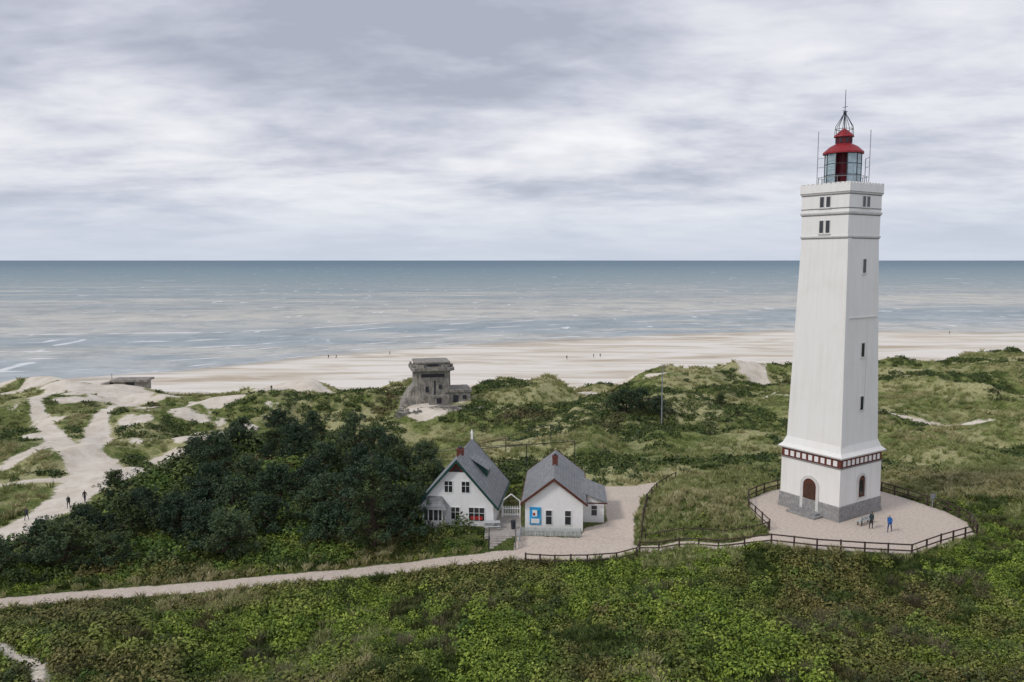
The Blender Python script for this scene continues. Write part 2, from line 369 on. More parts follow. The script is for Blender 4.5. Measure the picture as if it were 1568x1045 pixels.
for off,wd,sd in ((2,1.0,1),(12,1.6,2),(24,1.2,5),(38,1.6,3),(62,1.6,4),(90,2.0,6),(130,2.4,7),(175,2.6,2)):
    X0=np.arange(-420,520,2.0); Yc=yW(X0)+off+8*(fbm(X0,X0*0,60,3,sd)-.5); wv=wd*np.clip((fbm(X0,X0*0+5+off,14,3,sd+2)-.51)*7,0,1.3)
    for i in range(len(X0)-1):
        if wv[i]>.05 or wv[i+1]>.05:
            mb.poly([(X0[i],Yc[i]-wv[i],-12.96),(X0[i+1],Yc[i+1]-wv[i+1],-12.96),(X0[i+1],Yc[i+1]+wv[i+1],-12.96),(X0[i],Yc[i]+wv[i],-12.96)],[(0,1,2,3)])
mb.obj('surf',[surfmat()])

# ------------------------------------------------------------------ vegetation
def quads(name,cs,ns,sz,asp,mats,mi=None):
    n=len(cs); r=rng.normal(size=(n,3)); a=np.cross(ns,r); a/=np.linalg.norm(a,axis=1)[:,None]+1e-9; b=np.cross(ns,a)
    a=a*(sz*asp)[:,None]; b=b*sz[:,None]
    V=np.stack([cs-b,cs+a*.9-b*.1,cs+b,cs-a*.9+b*.1],1).reshape(-1,3)
    return V,np.arange(4*n).reshape(-1,4)
def npmesh(name,V,Fq,mats,mi=None):
    me=bpy.data.meshes.new(name); me.from_pydata(V.tolist(),[],[tuple(f) for f in Fq.tolist()])
    for m in mats: me.materials.append(m)
    if mi is not None: me.polygons.foreach_set('material_index',mi)
    me.update(); return me
def clumpmesh(name,n,R,hh,leaf,mat):
    u=rng.normal(size=(n,3)); u/=np.linalg.norm(u,axis=1)[:,None]; u[:,2]=abs(u[:,2])
    rad=(.55+.45*rng.random(n)**.5)[:,None]
    lob=1+.25*np.sin(3*np.arctan2(u[:,1],u[:,0])+rng.random()*6)[:,None]
    c=u*rad*lob*np.array([R,R,hh])
    nn=u+rng.normal(size=(n,3))*.55+np.array([0,0,.4]); nn/=np.linalg.norm(nn,axis=1)[:,None]
    V,Fq=quads('q',c,nn,leaf*(.6+.8*rng.random(n)),.65,[mat])
    return npmesh(name,V,Fq,[mat])
def tuftmesh(name,n,R,hh,w,mat,lean=.5):
    V=[];Fq=[]
    for i in range(n):
        a=random.random()*6.283; r=R*random.random()**.5*.5; bx,by=r*math.cos(a),r*math.sin(a)
        a2=a+random.uniform(-.8,.8); L=hh*random.uniform(.55,1.1); le=lean*random.random()*L+r*.5
        wa=random.random()*6.283; wx,wy=w*math.cos(wa)/2,w*math.sin(wa)/2
        m=(bx+le*.35*math.cos(a2),by+le*.35*math.sin(a2),L*.6); t=(bx+le*math.cos(a2),by+le*math.sin(a2),L)
        o=len(V); V+=[(bx-wx,by-wy,-.05),(bx+wx,by+wy,-.05),(m[0]+wx*.8,m[1]+wy*.8,m[2]),t,(m[0]-wx*.8,m[1]-wy*.8,m[2])]; Fq.append((o,o+1,o+2,o+3,o+4))
    me=bpy.data.meshes.new(name); me.from_pydata(V,[],Fq); me.materials.append(mat); return me
def instancer(name,mesh,x,y,size,dz=0,child='clump'):
    n=len(x); z=H(x,y)+dz
    a=rng.random(n)*6.283; s=size/2*math.sqrt(2)
    V=np.zeros((n,4,3))
    for k in range(4):
        V[:,k,0]=x+s*np.cos(a+k*math.pi/2); V[:,k,1]=y+s*np.sin(a+k*math.pi/2); V[:,k,2]=z
    me=bpy.data.meshes.new(name); me.from_pydata(V.reshape(-1,3).tolist(),[],np.arange(4*n).reshape(-1,4).tolist())
    p=bpy.data.objects.new(name,me); COL.objects.link(p)
    p.instance_type='FACES'; p.use_instance_faces_scale=True; p.show_instancer_for_render=False; p.show_instancer_for_viewport=False
    c=bpy.data.objects.new(child,mesh); COL.objects.link(c); c.parent=p
    return p
def blocked(x,y):
    h1=(abs(x+5.6)<5.2)&(abs(y-91)<6.6); h2=(x>.3)&(x<11)&(y>81.5)&(y<98.5)
    bk=(abs(x-BP[0]+.5)<6.5)&(abs(y-BP[1])<5.5)
    gap=(x>-3)&(x<1.5)&(y>78)&(y<90)
    return h1|h2|bk|gap
def scatter(n,x0,x1,y0,y1):
    x=rng.uniform(x0,x1,n);y=rng.uniform(y0,y1,n)
    k=(abs(x)<y*.70+14)&~blocked(x,y); return x[k],y[k]
def keep(x,y,m): return x[m],y[m]
roses=[clumpmesh('rose_a',120,.72,.5,.11,M['rose']),clumpmesh('rose_b',100,.6,.66,.10,M['rose']),clumpmesh('rose_c',110,.8,.4,.105,M['rose'])]
x,y=scatter(34000,-70,75,38,104)
g=sdgravel(x,y); s=sdsand(x,y)
mound=(x>11)&(x<28)&(y>74)
cl_=fbm(x,y,2.6,2,1)
dens=np.where(y<79,.95,.4)*np.where(mound,.10,1)*np.where((x>28)&(y>80),.4,1)*np.where((y<60)&(fbm(x,y,9,3,2)<.38),.6,1)*ss(.22,.46,cl_)
mk=(g>.4)&(s>.5)&(y<101)&(rng.random(len(x))<dens)
x,y=keep(x,y,mk); g=sdgravel(x,y)
sz=rng.uniform(.55,1.3,len(x))*(.4+1.25*fbm(x,y,5,3,4))*np.clip(.45+g*.25,.45,1)
pick=rng.integers(0,3,len(x))
for i in range(3):
    k=pick==i; instancer('rose_shrubs',roses[i],x[k],y[k],sz[k],-.05,'leaf_clump')
gt=[tuftmesh('tuft_a',40,.5,.7,.045,M['marram'],.7),tuftmesh('tuft_b',36,.5,.6,.05,M['marram'],.9),tuftmesh('tuft_c',44,.9,.5,.06,M['scrub'],.9)]
x,y=scatter(26000,-70,75,38,104); g=sdgravel(x,y); s=sdsand(x,y)
f=fbm(x,y,11,4,5); mound=(x>11)&(x<28)&(y>74)&(y<100)
mk=(g>.15)&(s>.2)&((f>.60)|mound|((g<1.2)&(rng.random(len(x))<.5))|((x>28)&(y>88)))
lowc=(g>.4)&(s>.4)&~mk&((fbm(x,y,2.6,2,1)<.46)|(rng.random(len(x))<.12))
xl,yl=keep(x,y,lowc); instancer('low_herbs',gt[2],xl,yl,rng.uniform(.6,1.2,len(xl)),0,'herb_tuft')
x,y=keep(x,y,mk); instancer('grass_tufts',gt[0],x,y,rng.uniform(.5,1.1,len(x)),0,'grass_tuft')
tw=tuftmesh('twigs',110,1.1,.8,.025,M['rosetw'],.9)
bx=[];by=[];bs=[]
for cx,cy,r,n in ((24,58,2.6,14),(-17,57.5,3,14),(-4,64,2.2,8),(-5.5,56.5,2.5,6),(13,66,2,6),(35,64,3,12),(-30,64,2,6),(44,58,3,12),(16,50,3,6),(30,53,3,8)):
    for i in range(n): bx.append(cx+random.gauss(0,r*.8));by.append(cy+random.gauss(0,r*.8));bs.append(random.uniform(.6,1.1))
instancer('bare_bushes',tw,np.array(bx),np.array(by),np.array(bs),.15,'twig_clump')
x,y=scatter(80000,-170,210,96,262); g=sdgravel(x,y); s=sdsand(x,y); f=fbm(x,y,13,4,3); e=yE(x)
mk=(g>.3)&(s>.3+1.2*rng.random(len(x)))&(y<e+3)
mk2=mk&(f>.50); mk3=mk&(f<=.45)
xa,ya=keep(x,y,mk2&(rng.random(len(x))<.5)); instancer('marram_grass',gt[1],xa,ya,rng.uniform(.7,1.6,len(xa)),0,'grass_tuft')
sc1=clumpmesh('scrub_a',60,.8,.42,.15,M['scrub']); sc2=clumpmesh('scrub_b',64,.75,.6,.15,M['scrub'])
xa,ya=keep(x,y,mk3&(rng.random(len(x))<.65)); szz=rng.uniform(.5,1.6,len(xa)); k=rng.random(len(xa))<.5
instancer('dune_scrub',sc1,xa[k],ya[k],szz[k],-.1,'scrub_clump'); instancer('dune_scrub',sc2,xa[~k],ya[~k],szz[~k],-.1,'scrub_clump')
THK=[(-62,72),(-56,86),(-53,98),(-53,112),(-54,124),(-56,132),(-50,146),(-38,146),(-22,132),(-12,124),(-11,108),(-12,96),(-10.5,86),(-3.2,84.5),(-3.2,80.3),(-20,78),(-40,75.5),(-52,73)]
bm1=clumpmesh('bush_a',230,1.3,1.25,.16,M['pineb']); bm2=clumpmesh('bush_b',210,1.2,1.4,.15,M['scrub'])
x,y=scatter(3300,-66,-3,70,150); d=sdpoly(x,y,THK); g=sdgravel(x,y); s=sdsand(x,y)
mk=(d<-.5)&(g>1.3)&(s>1); x,y=keep(x,y,mk); k=fbm(x,y,6,2,3)<.50
szz=rng.uniform(.35,1.1,len(x))*(.4+1.8*fbm(x,y,5,2,6))*np.clip(sdgravel(x,y)*.14+.3,.35,1)
instancer('leafy_bushes',bm1,x[k],y[k],szz[k],-.1,'bush'); instancer('leafy_bushes',bm2,x[~k],y[~k],szz[~k],-.1,'bush')
bx=rng.uniform(-55,60,300); by=rng.uniform(44,73,300); mk=(sdgravel(bx,by)>2.2)&(fbm(bx,by,9,2,6)>.5)&(abs(bx)<by*.75+8); bx,by=bx[mk],by[mk]
instancer('near_bushes',bm1,bx[::2],by[::2],rng.uniform(.35,.9,len(bx[::2])),-.1,'bush'); instancer('near_bushes',bm2,bx[1::2],by[1::2],rng.uniform(.35,.9,len(bx[1::2])),-.1,'bush')

def pinemesh(name,ht,rad,seed,dense=1.0):
    r=random.Random(seed); mb=MB(); cs=[];ns=[]
    pts=[Vector((0,0,-.6))]; 
    for i in range(5): pts.append(Vector((r.uniform(-.25,.25)*(i+1)*.5,r.uniform(-.25,.25)*(i+1)*.5,ht*(i+1)/5.4)))
    for i in range(5): mb.rod(pts[i],pts[i+1],.22*(1-i/5.5),0,7,.22*(1-(i+1)/5.5))
    nl=int(30*dense)
    for i in range(nl):
        t=r.random()**.8; z=ht*(.06+.90*t); a=r.random()*6.283
        prof=(1-t)**.6*.95+.10; L=rad*prof*r.uniform(.55,1.2)
        k=min(4,int(z*.85/(ht/5.4))); base=pts[k]+(pts[k+1]-pts[k])*.5; base=Vector((base.x,base.y,z*.82))
        tip=base+Vector((L*math.cos(a),L*math.sin(a),r.uniform(.1,.5)*L*.6+.25))
        mid=(base+tip)/2+Vector((0,0,-.12*L))
        mb.rod(base,mid,.07,0,5,.045); mb.rod(mid,tip,.045,0,4,.02)
        nc=int(3+L*1.9)
        for j in range(nc):
            q=r.uniform(.3,1.05); c=base.lerp(tip,q)+Vector((r.gauss(0,.32),r.gauss(0,.32),r.gauss(.1,.22)))
            cr=r.uniform(.28,.52)
            for m in range(24):
                d=Vector((r.gauss(0,1),r.gauss(0,1),r.gauss(.35,.9))); d.normalize()
                cs.append(c+d*cr*r.uniform(.4,1)); n=d.cross(Vector((r.gauss(0,1),r.gauss(0,1),r.gauss(0,1)))); n=n+d*.8+Vector((0,0,.3)); n.normalize(); ns.append(n)
    cs=np.array(cs);ns=np.array(ns); Vq,Fq=quads('q',cs,ns,.14*(.6+.8*rng.random(len(cs))),.45,None)
    o=len(mb.v); mb.v+= [tuple(v) for v in Vq.tolist()]; mb.f+=[tuple(i+o for i in f) for f in Fq.tolist()]; mb.mi+=[1]*len(Fq)
    me=bpy.data.meshes.new(name); me.from_pydata(mb.v,[],mb.f); me.materials.append(M['bark']); me.materials.append(M['pine']); me.polygons.foreach_set('material_index',mb.mi); return me
PM=[pinemesh('pine_v%d'%i,h_,r_,i+1,d_) for i,(h_,r_,d_) in enumerate(((9.8,4.9,2.4),(7,3.6,1.6),(6,3.8,1.6),(5,3.2,1.3),(8,3.2,1.6)))]
TR=[(-14.6,82.4,0,1.15),(-19.8,84,1,.85),(-10.9,86.5,3,.95),(-17.5,91,4,.95),(-22.5,93,2,1.0),(-30,82.0,2,.95),(-33.5,84.5,3,1),(-25.5,100,1,1),(-34,96,3,1.1),(-45.5,79.5,2,1.0),(-49,82,3,1),(-51,76,3,.9),(-41,80,3,.85),(-37.5,88,2,.9),(-43,88,3,1.1),(-28,89,3,1.0),(-30,102,2,1),(-38,99,3,1.1),(-36,107,1,.9),(-48,88,3,.9),
(-46,97,3,1),(-41,106,2,1),(-20,104,4,.95),(-15,103,2,1),(-12.5,112,1,.9),(-18,114,0,.78),(-26,110,1,1),(-24,121,4,.95),(-33,120,1,1.05),(-44,116,2,1),(-49,122,3,1),(-38,128,0,.74),(-46,131,2,.9),(-28,132,1,.9),(-35,139,4,.9),(-42,143,2,1),(-9.8,98,3,.9),(-54,107,3,.8),(-22,127,3,1),(-48,140,3,.9),
(22,152,2,.8),(25,155,3,.9),(19.5,151,3,.8),(28,152,3,.8),(42,160,3,.5),(-62,74,3,.8),(-57,78,3,.8)]
tx=np.array([t[0] for t in TR],float);ty=np.array([t[1] for t in TR],float);tz=H(tx,ty)
for i,(a,b_,v,s_) in enumerate(TR):
    o=bpy.data.objects.new('pine_tree',PM[v]); COL.objects.link(o); o.location=(a,b_,tz[i]-.1); o.rotation_euler=(0,0,random.random()*6.28); o.scale=(s_*random.uniform(.92,1.1),s_*random.uniform(.92,1.1),s_)
def Hp(x,y): return float(H(np.array([x]),np.array([y]))[0])

# ------------------------------------------------------------------ lighthouse
LH=empty('lighthouse',(33.5,82.7,0),math.radians(33.7))
mb=MB(); mb.sq([(7.34,-.6),(7.34,.45)]); mb.sq([(7.22,.45),(7.2,1.45),(7.1,1.53)]); mb.obj('plinth',[M['stone']],LH)
mb=MB(); mb.sq([(7.02,1.5),(6.98,5.42)]); mb.obj('base_walls',[M['white']],LH)
mb=MB(); mb.sq([(7.0,5.42),(7.0,6.3)],0)
for f in range(4):
    R4=Matrix.Rotation(f*math.pi/2,4,'Z')
    n=9
    for i in range(n):
        x0=-3.25+i*6.5/n+.14; mb.box(x0,x0+6.5/n-.28,-3.53,-3.4,5.56,6.1,1,R4)
mb.obj('brick_frieze',[M['brick'],M['whitewash']],LH)
mb=MB(); mb.sq([(7.14,5.3),(7.14,5.42)],0); mb.sq([(7.3,6.3),(7.62,6.42),(7.62,6.52)],1); mb.sq([(7.55,6.52),(6.9,6.85),(6.42,7.5)],2); mb.obj('base_cornice',[M['shadeline'],M['trim'],M['white']],LH)
mb=MB(); mb.sq([(6.36,7.45),(5.27,28.2)]); mb.obj('shaft',[M['white']],LH)
mb=MB(); mb.sq([(5.45,28.2),(5.5,28.3),(5.5,28.38)],1); mb.sq([(5.34,28.38),(5.34,30.5)]); mb.sq([(5.5,30.5),(5.6,30.62),(5.6,30.74)],1); mb.sq([(5.42,30.74),(5.42,32.5)]); mb.sq([(5.55,32.5),(5.66,32.62)],1); mb.sq([(5.66,32.62),(5.66,33.3)])
mb.obj('upper_storeys',[M['white'],M['trim']],LH)
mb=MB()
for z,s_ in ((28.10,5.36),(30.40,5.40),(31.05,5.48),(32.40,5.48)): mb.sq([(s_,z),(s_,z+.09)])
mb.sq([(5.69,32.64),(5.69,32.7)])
mb.obj('painted_shadow_lines',[M['shadeline']],LH)  # dark bands around the cornices, shadow lines painted in as colour
mb=MB()
for f in range(4):
    R4=Matrix.Rotation(f*math.pi/2,4,'Z')
    n=11
    for i in range(n):
        x0=-2.83+i*5.66/n; mb.box(x0,x0+.34,-2.83,-2.6,33.3,33.62,0,R4)
    mb.box(-2.82,2.6,-2.80,-2.62,33.3,33.5,0,R4)
mb.obj('parapet',[M['white']],LH)
def hw(z): return (6.36+(5.27-6.36)*(z-7.45)/(28.2-7.45))/2
mb=MB(); vs=[]
for z in (7.5,28.15):
    w=hw(z); vs+=[(-w+.01,-w-.07,z),(-w+.62,-w-.07,z),(-w+.62,-w+.1,z),(-w+.01,-w+.1,z)]
mb.poly(vs,[(0,3,2,1),(4,5,6,7),(0,1,5,4),(1,2,6,5),(2,3,7,6),(3,0,4,7)])
mb.obj('corner_strip',[M['white']],LH)
def arch(mb,w,h0,h1,yy,mi,depth,R4,n=10):
    pts=[(-w/2,h0),(w/2,h0)]
    for k in range(n+1):
        a=math.pi*k/n; pts.append((w/2*math.cos(a),h1+w/2*math.sin(a)))
    m=len(pts); vs=[(x,yy,z) for x,z in pts]+[(x,yy+depth,z) for x,z in pts]
    fs=[tuple(range(m)),tuple(range(2*m-1,m-1,-1))]+[(k,k+m,(k+1)%m+m,(k+1)%m) for k in range(m)]
    mb.poly([R4@Vector(v) for v in vs],fs,mi)
def archring(mb,w,h0,h1,th,yy,mi,depth,R4,n=12):
    inn=[(w/2,h0)]+[(w/2*math.cos(math.pi*k/n),h1+w/2*math.sin(math.pi*k/n)) for k in range(n+1)]+[(-w/2,h0)]
    W2=w/2+th
    out=[(W2,h0)]+[(W2*math.cos(math.pi*k/n),h1+W2*math.sin(math.pi*k/n)) for k in range(n+1)]+[(-W2,h0)]
    m=len(inn)
    vs=[(x,yy,z) for x,z in inn]+[(x,yy,z) for x,z in out]+[(x,yy+depth,z) for x,z in inn]+[(x,yy+depth,z) for x,z in out]
    fs=[]
    for k in range(m-1):
        fs.append((k,k+1,m+k+1,m+k)); fs.append((m+k,m+k+1,3*m+k+1,3*m+k)); fs.append((k+1,k,2*m+k,2*m+k+1))
    mb.poly([R4@Vector(v) for v in vs],fs,mi)
RL=Matrix.Rotation(-math.pi/2,4,'Z')
RR=Matrix.Identity(4)
mb=MB()
TL=RL@Matrix.Translation((.1,0,0))
archring(mb,1.55,.4,2.9,.32,-3.62,3,.16,TL); arch(mb,1.55,.4,2.9,-3.53,0,.08,TL); arch(mb,1.2,.4,2.6,-3.56,1,.06,TL); mb.box(-.03,.03,-3.58,-3.5,.4,3.1,0,TL)
TRm=RR@Matrix.Translation((.1,0,0))
archring(mb,1.1,2.0,3.7,.24,-3.62,3,.16,TRm); arch(mb,1.1,2.0,3.7,-3.53,0,.08,TRm); arch(mb,.55,2.3,3.5,-3.56,2,.06,TRm); mb.box(-.8,.8,-3.68,-3.45,1.88,2.0,3,TRm)
for f in (1,2):
    Rf=Matrix.Rotation(f*math.pi/2,4,'Z'); archring(mb,1.0,2.2,3.7,.22,-3.58,3,.12,Rf); arch(mb,1.0,2.2,3.7,-3.53,2,.08,Rf)
mb.obj('arched_door_and_windows',[M['brown'],M['door'],M['glass'],M['trim']],LH)
mb=MB()
def win(mb,Rm,x,z,w=.34,h=1.1,side=None):
    s=side if side else hw(z)
    mb.box(x-w/2-.07,x+w/2+.07,-s-.05,-s+.1,z-h/2-.07,z+h/2+.07,1,Rm); mb.box(x-w/2,x+w/2,-s-.065,-s+.05,z-h/2,z+h/2,0,Rm); mb.box(x-w/2-.14,x+w/2+.14,-s-.14,-s+.05,z-h/2-.16,z-h/2-.07,1,Rm)
for z in (11.6,17.0,25.4): win(mb,RR,.15,z,.46,1.35,hw(z)+.04)
for x_ in (-.3,.42):
    win(mb,RL,x_,29.3,.42,1.2,2.67); win(mb,RL,x_,31.75,.42,1.0,2.71)
    win(mb,RR,x_,31.75,.42,1.0,2.71)
mb.obj('shaft_windows',[M['glass'],M['trim']],LH)
mb=MB(); mb.box(-2.2,2.5,-hw(20.3)-.12,-hw(20.3)+.05,20.2,20.30,0,RR); mb.box(.66,.69,-hw(12)-.03,-hw(12)+.0,8,20.2,0,RR)
mb.obj('ledge_and_conduit',[M['trim']],LH)
mb=MB(); mb.box(-1.6,1.8,-5.0,-3.67,-.1,.22,0,RL); mb.box(-1.3,1.5,-4.5,-3.67,.22,.4,0,RL); mb.obj('door_steps',[M['stone']],LH)
mb=MB(); mb.ring([(2.0,33.2),(2.0,33.75)],12,0,0); mb.ring([(1.0,33.7),(1.0,36.7)],12,0,1)
mb.obj('lantern_core',[M['grey'],M['darkred']],LH)
mb=MB(); n=10
for k in range(n):
    a=2*math.pi*k/n+.2; a2=2*math.pi*(k+1)/n+.2; p=(1.72*math.cos(a),1.72*math.sin(a)); q=(1.72*math.cos(a2),1.72*math.sin(a2))
    mb.rod((*p,33.7),(*p,36.7),.055,0)
    for z in (34.5,35.6,36.6): mb.rod((*p,z),(*q,z),.04,0)
    if k in (2,3,6,7,4):
        mb.poly([(*p,33.75),(*q,33.75),(*q,36.65),(*p,36.65)],[(0,1,2,3)],1)
mb.obj('lantern_glazing',[M['dark'],M['pane']],LH)
mb=MB(); mb.ring([(1.98,36.62),(1.98,36.78),(1.35,37.35),(.85,37.62)],16,0,0); mb.ring([(.78,37.6),(.78,38.35)],14,0,1); mb.ring([(.98,38.32),(.95,38.45),(.35,39.0),(.12,39.15)],14,0,0)
for k in range(8):
    a=k*math.pi/4+.2; mb.box(.74,.83,-.1,.1,37.75,38.2,2,Matrix.Rotation(a,4,'Z'))
mb.obj('lantern_roof',[M['red'],M['darkred'],M['dark']],LH)
mb=MB(); mb.rod((0,0,39.1),(0,0,43.0),.05,0,6,.025)
for k in range(8):
    a=k*math.pi/4; c_,s_=math.cos(a),math.sin(a); mb.rod((.9*c_,.9*s_,38.45),(.85*c_,.85*s_,39.35),.03); mb.rod((.85*c_,.85*s_,39.35),(.12*c_,.12*s_,40.6),.03)
    a2=a+math.pi/4; mb.rod((.87*c_,.87*s_,39.1),(.87*math.cos(a2),.87*math.sin(a2),39.1),.025)
mb.rod((-.4,0,40.9),(.4,0,40.9),.03); mb.ring([(.02,40.5),(.16,40.65),(.16,40.8),(.02,40.95)],8,0)
mb.rod((0,-.3,41.3),(0,.3,41.3),.025)
mb.obj('mast_and_finial',[M['dark']],LH)
mb=MB()
for (ax,ay,hh_) in ((-1.9,1.6,38.9),(1.3,-2.1,38.9),(-2.0,-.5,36.5),(2.0,-1.2,36.2),(-1.2,-2.0,35.6),(2.1,.9,37)):
    mb.rod((ax,ay,33.3),(ax,ay,hh_),.035)
for (a_,b2) in (((-1.9,1.6),(-2.0,-.5)),((1.3,-2.1),(2.0,-1.2))):
    for z in (34.3,35.3,36.2): mb.rod((*a_,z),(*b2,z),.025)
for k in range(16):
    a=2*math.pi*k/16; a2=2*math.pi*(k+1)/16; mb.rod((2.3*math.cos(a),2.3*math.sin(a),33.3),(2.3*math.cos(a),2.3*math.sin(a),34.3),.025); mb.rod((2.3*math.cos(a),2.3*math.sin(a),34.3),(2.3*math.cos(a2),2.3*math.sin(a2),34.3),.025)
mb.obj('antennas_and_rail',[M['grey']],LH)

# ------------------------------------------------------------------ houses
def gable_roof(mb,w,y0,y1,ze,za,ov=.45,th=.16,mi=0):
    s=(za-ze)/(w/2); xo=w/2+ov
    for sg in (-1,1):
        e=(sg*xo,ze-s*ov); a=(0,za)
        vs=[(a[0],y0,a[1]+th),(a[0],y1,a[1]+th),(e[0],y1,e[1]+th),(e[0],y0,e[1]+th),(a[0],y0,a[1]+.002),(a[0],y1,a[1]+.002),(e[0],y1,e[1]),(e[0],y0,e[1])]
        fs=[(0,1,2,3),(7,6,5,4),(3,2,6,7),(0,3,7,4),(1,5,6,2),(0,4,5,1)]
        if sg>0: fs=[f[::-1] for f in fs]
        mb.poly(vs,fs,mi)
def barge(mb,w,y,ze,za,ov,mi,h=.3,d=.08):
    s=(za-ze)/(w/2); xo=w/2+ov
    for sg in (-1,1):
        e=(sg*xo,ze-s*ov)
        vs=[(0,y,za+.2),(e[0],y,e[1]+.2),(e[0],y,e[1]+.2-h),(0,y,za+.2-h*1.15)]; vs+=[(a,b-d,c) for a,b,c in vs]
        fs=[(0,1,2,3),(7,6,5,4),(0,4,5,1),(1,5,6,2),(2,6,7,3),(3,7,4,0)]
        if sg>0: fs=[f[::-1] for f in fs]
        mb.poly(vs,fs,mi)
def walls(mb,w,y0,y1,ze,za,mi=0,zb=-.5):
    vs=[(-w/2,y0,zb),(w/2,y0,zb),(w/2,y0,ze),(0,y0,za),(-w/2,y0,ze)]; vs+=[(a,y1,c) for a,b,c in vs]
    mb.poly(vs,[(0,1,2,3,4),(9,8,7,6,5),(1,6,7,2),(0,4,9,5),(0,5,6,1)],mi)
def fwin(mb,x,z,w,h,y,fr,gl,mull=1):
    mb.box(x-w/2-.08,x+w/2+.08,y-.05,y+.05,z-h/2-.08,z+h/2+.08,fr); mb.box(x-w/2,x+w/2,y-.058,y,z-h/2,z+h/2,gl)
    for i in range(mull): xx_=x-w/2+w*(i+1)/(mull+1); mb.box(xx_-.025,xx_+.025,y-.075,y-.055,z-h/2,z+h/2,fr)
    mb.box(x-w/2,x+w/2,y-.072,y-.056,z+.1*h-.02,z+.1*h+.02,fr)
H1=empty('white_gable_house',(-6.0,85.7,-3.0),math.radians(-6.5))
mb=MB(); walls(mb,8.0,0,10,2.7,7.3); mb.obj('walls',[M['whitewash']],H1)
mb=MB(); gable_roof(mb,8.0,-.4,10.3,2.7,7.3,.5); 
mb.obj('roof',[M['slate']],H1)
mb=MB(); barge(mb,8.0,-.4,2.7,7.3,.55,0,.34); barge(mb,8.0,10.4,2.7,7.3,.55,0,.34)
for sg in (-1,1): mb.box(sg*4.58-.08,sg*4.58+.08,-.4,10.3,1.98,2.16,0)
mb.obj('green_bargeboards',[M['green']],H1)
mb=MB(); mb.poly([(-.95,-.03,6.0),(.95,-.03,6.0),(0,-.03,7.1)],[(0,1,2)],0); mb.box(-.35,.35,-.07,-.035,6.05,6.35,1); mb.obj('gable_brick',[M['brick'],M['dark']],H1)
mb=MB()
for x_ in (-.95,.95): fwin(mb,x_,4.35,.85,1.2,-.003,0,1,1)
fwin(mb,2.15,1.35,1.7,1.45,-.003,0,1,2); fwin(mb,-.2,1.4,.9,1.3,-.003,0,1,1)
mb.box(1.5,2.8,-.07,-.06,.75,1.15,2)
mb.obj('windows',[M['whitewash'],M['glass'],M['flower']],H1)
mb=MB(); mb.box(-3.6,-1.35,-1.3,-.003,-.3,.9,0); mb.box(-3.5,-1.45,-1.2,-.003,.9,2.1,1)
for x_ in (-3.52,-2.95,-2.4,-1.85,-1.43): mb.box(x_-.05,x_+.05,-1.27,-1.17,.9,2.1,0)
for y_ in (-1.25,-.6): 
    mb.box(-1.44,-1.36,y_-.05,y_+.05,.9,2.1,0)
mb.box(-3.7,-1.25,-1.35,-1.1,2.1,2.25,0)
mb.poly([(-4.1,-1.7,2.2),(-.9,-1.7,2.2),(-1.7,-.01,3.25),(-3.2,-.01,3.25),(-4.1,-.01,2.2),(-.9,-.01,2.2)],[(0,1,2,3),(0,3,4),(1,5,2),(0,4,5,1)],2)
mb.obj('bay_porch',[M['whitewash'],M['glass'],M['slate']],H1)
mb=MB(); mb.box(-.45,.25,2.4,3.1,6.6,7.75,0); mb.box(-.5,.3,2.35,3.15,7.75,7.95,0); mb.box(-.3,.1,2.55,2.95,7.95,8.15,1)
mb.box(-.12,.12,10.0,10.24,7.2,8.1,2); mb.ring([(.2,8.1),(.02,8.6)],6,0,2,cx=0,cy=10.12)
mb.obj('chimney',[M['brick'],M['dark'],M['whitewash']],H1)
mb=MB(); s_=4.6/4
def zr(x): return 7.3-abs(x)*s_
x0,x1=1.1,2.7
mb.poly([(x0,4.2,zr(x0)+.25),(x0,6.6,zr(x0)+.25),(x1,6.6,zr(x1)+1.0),(x1,4.2,zr(x1)+1.0),(x1,4.2,zr(x1)),(x1,6.6,zr(x1)),(x0,4.2,zr(x0)),(x0,6.6,zr(x0))],[(0,3,2,1),(3,4,5,2),(0,6,4,3),(1,2,5,7)],0)
mb.poly([(x0-.3,4.0,zr(x0)+.5),(x0-.3,6.8,zr(x0)+.5),(x1+.2,6.8,zr(x1)+1.03),(x1+.2,4.0,zr(x1)+1.03)],[(0,3,2,1)],1)
mb.box(x1+.005,x1+.03,4.5,6.3,zr(x1)+.35,zr(x1)+.88,2)
mb.obj('dormer',[M['green'],M['slate'],M['glass']],H1)

H2=empty('white_exhibition_house',(4.5,83.9,-3.0),math.radians(-4))
mb=MB(); walls(mb,6.2,0,12.5,3.3,5.7); mb.obj('walls',[M['whitewash']],H2)
mb=MB(); gable_roof(mb,6.2,-.35,12.8,3.3,5.7,.4,.15); mb.obj('roof',[M['slate']],H2)
mb=MB(); barge(mb,6.2,-.35,3.3,5.7,.42,0,.3); barge(mb,6.2,12.88,3.3,5.7,.42,0,.28)
for sg in (-1,1): mb.box(sg*3.56-.06,sg*3.56+.06,-.3,12.7,2.86,2.98,0)
mb.obj('bargeboards',[M['brown']],H2)
mb=MB(); fwin(mb,-.55,1.5,.62,1.5,-.003,0,1,0); fwin(mb,1.5,1.5,.62,1.5,-.003,0,1,0); mb.box(-2.6,-1.4,-.09,-.004,.7,2.6,2); mb.box(-2.45,-1.55,-.10,-.088,.85,1.35,0); mb.box(-2.3,-1.8,-.11,-.088,1.6,2.3,0); mb.box(-2.25,-2.0,-.12,-.108,1.7,2.0,3)
mb.box(-2.95,2.98,-.06,0,-.4,.12,4)
mb.obj('windows_and_poster',[M['whitewash'],M['glass'],M['poster'],M['flower'],M['greywood']],H2)
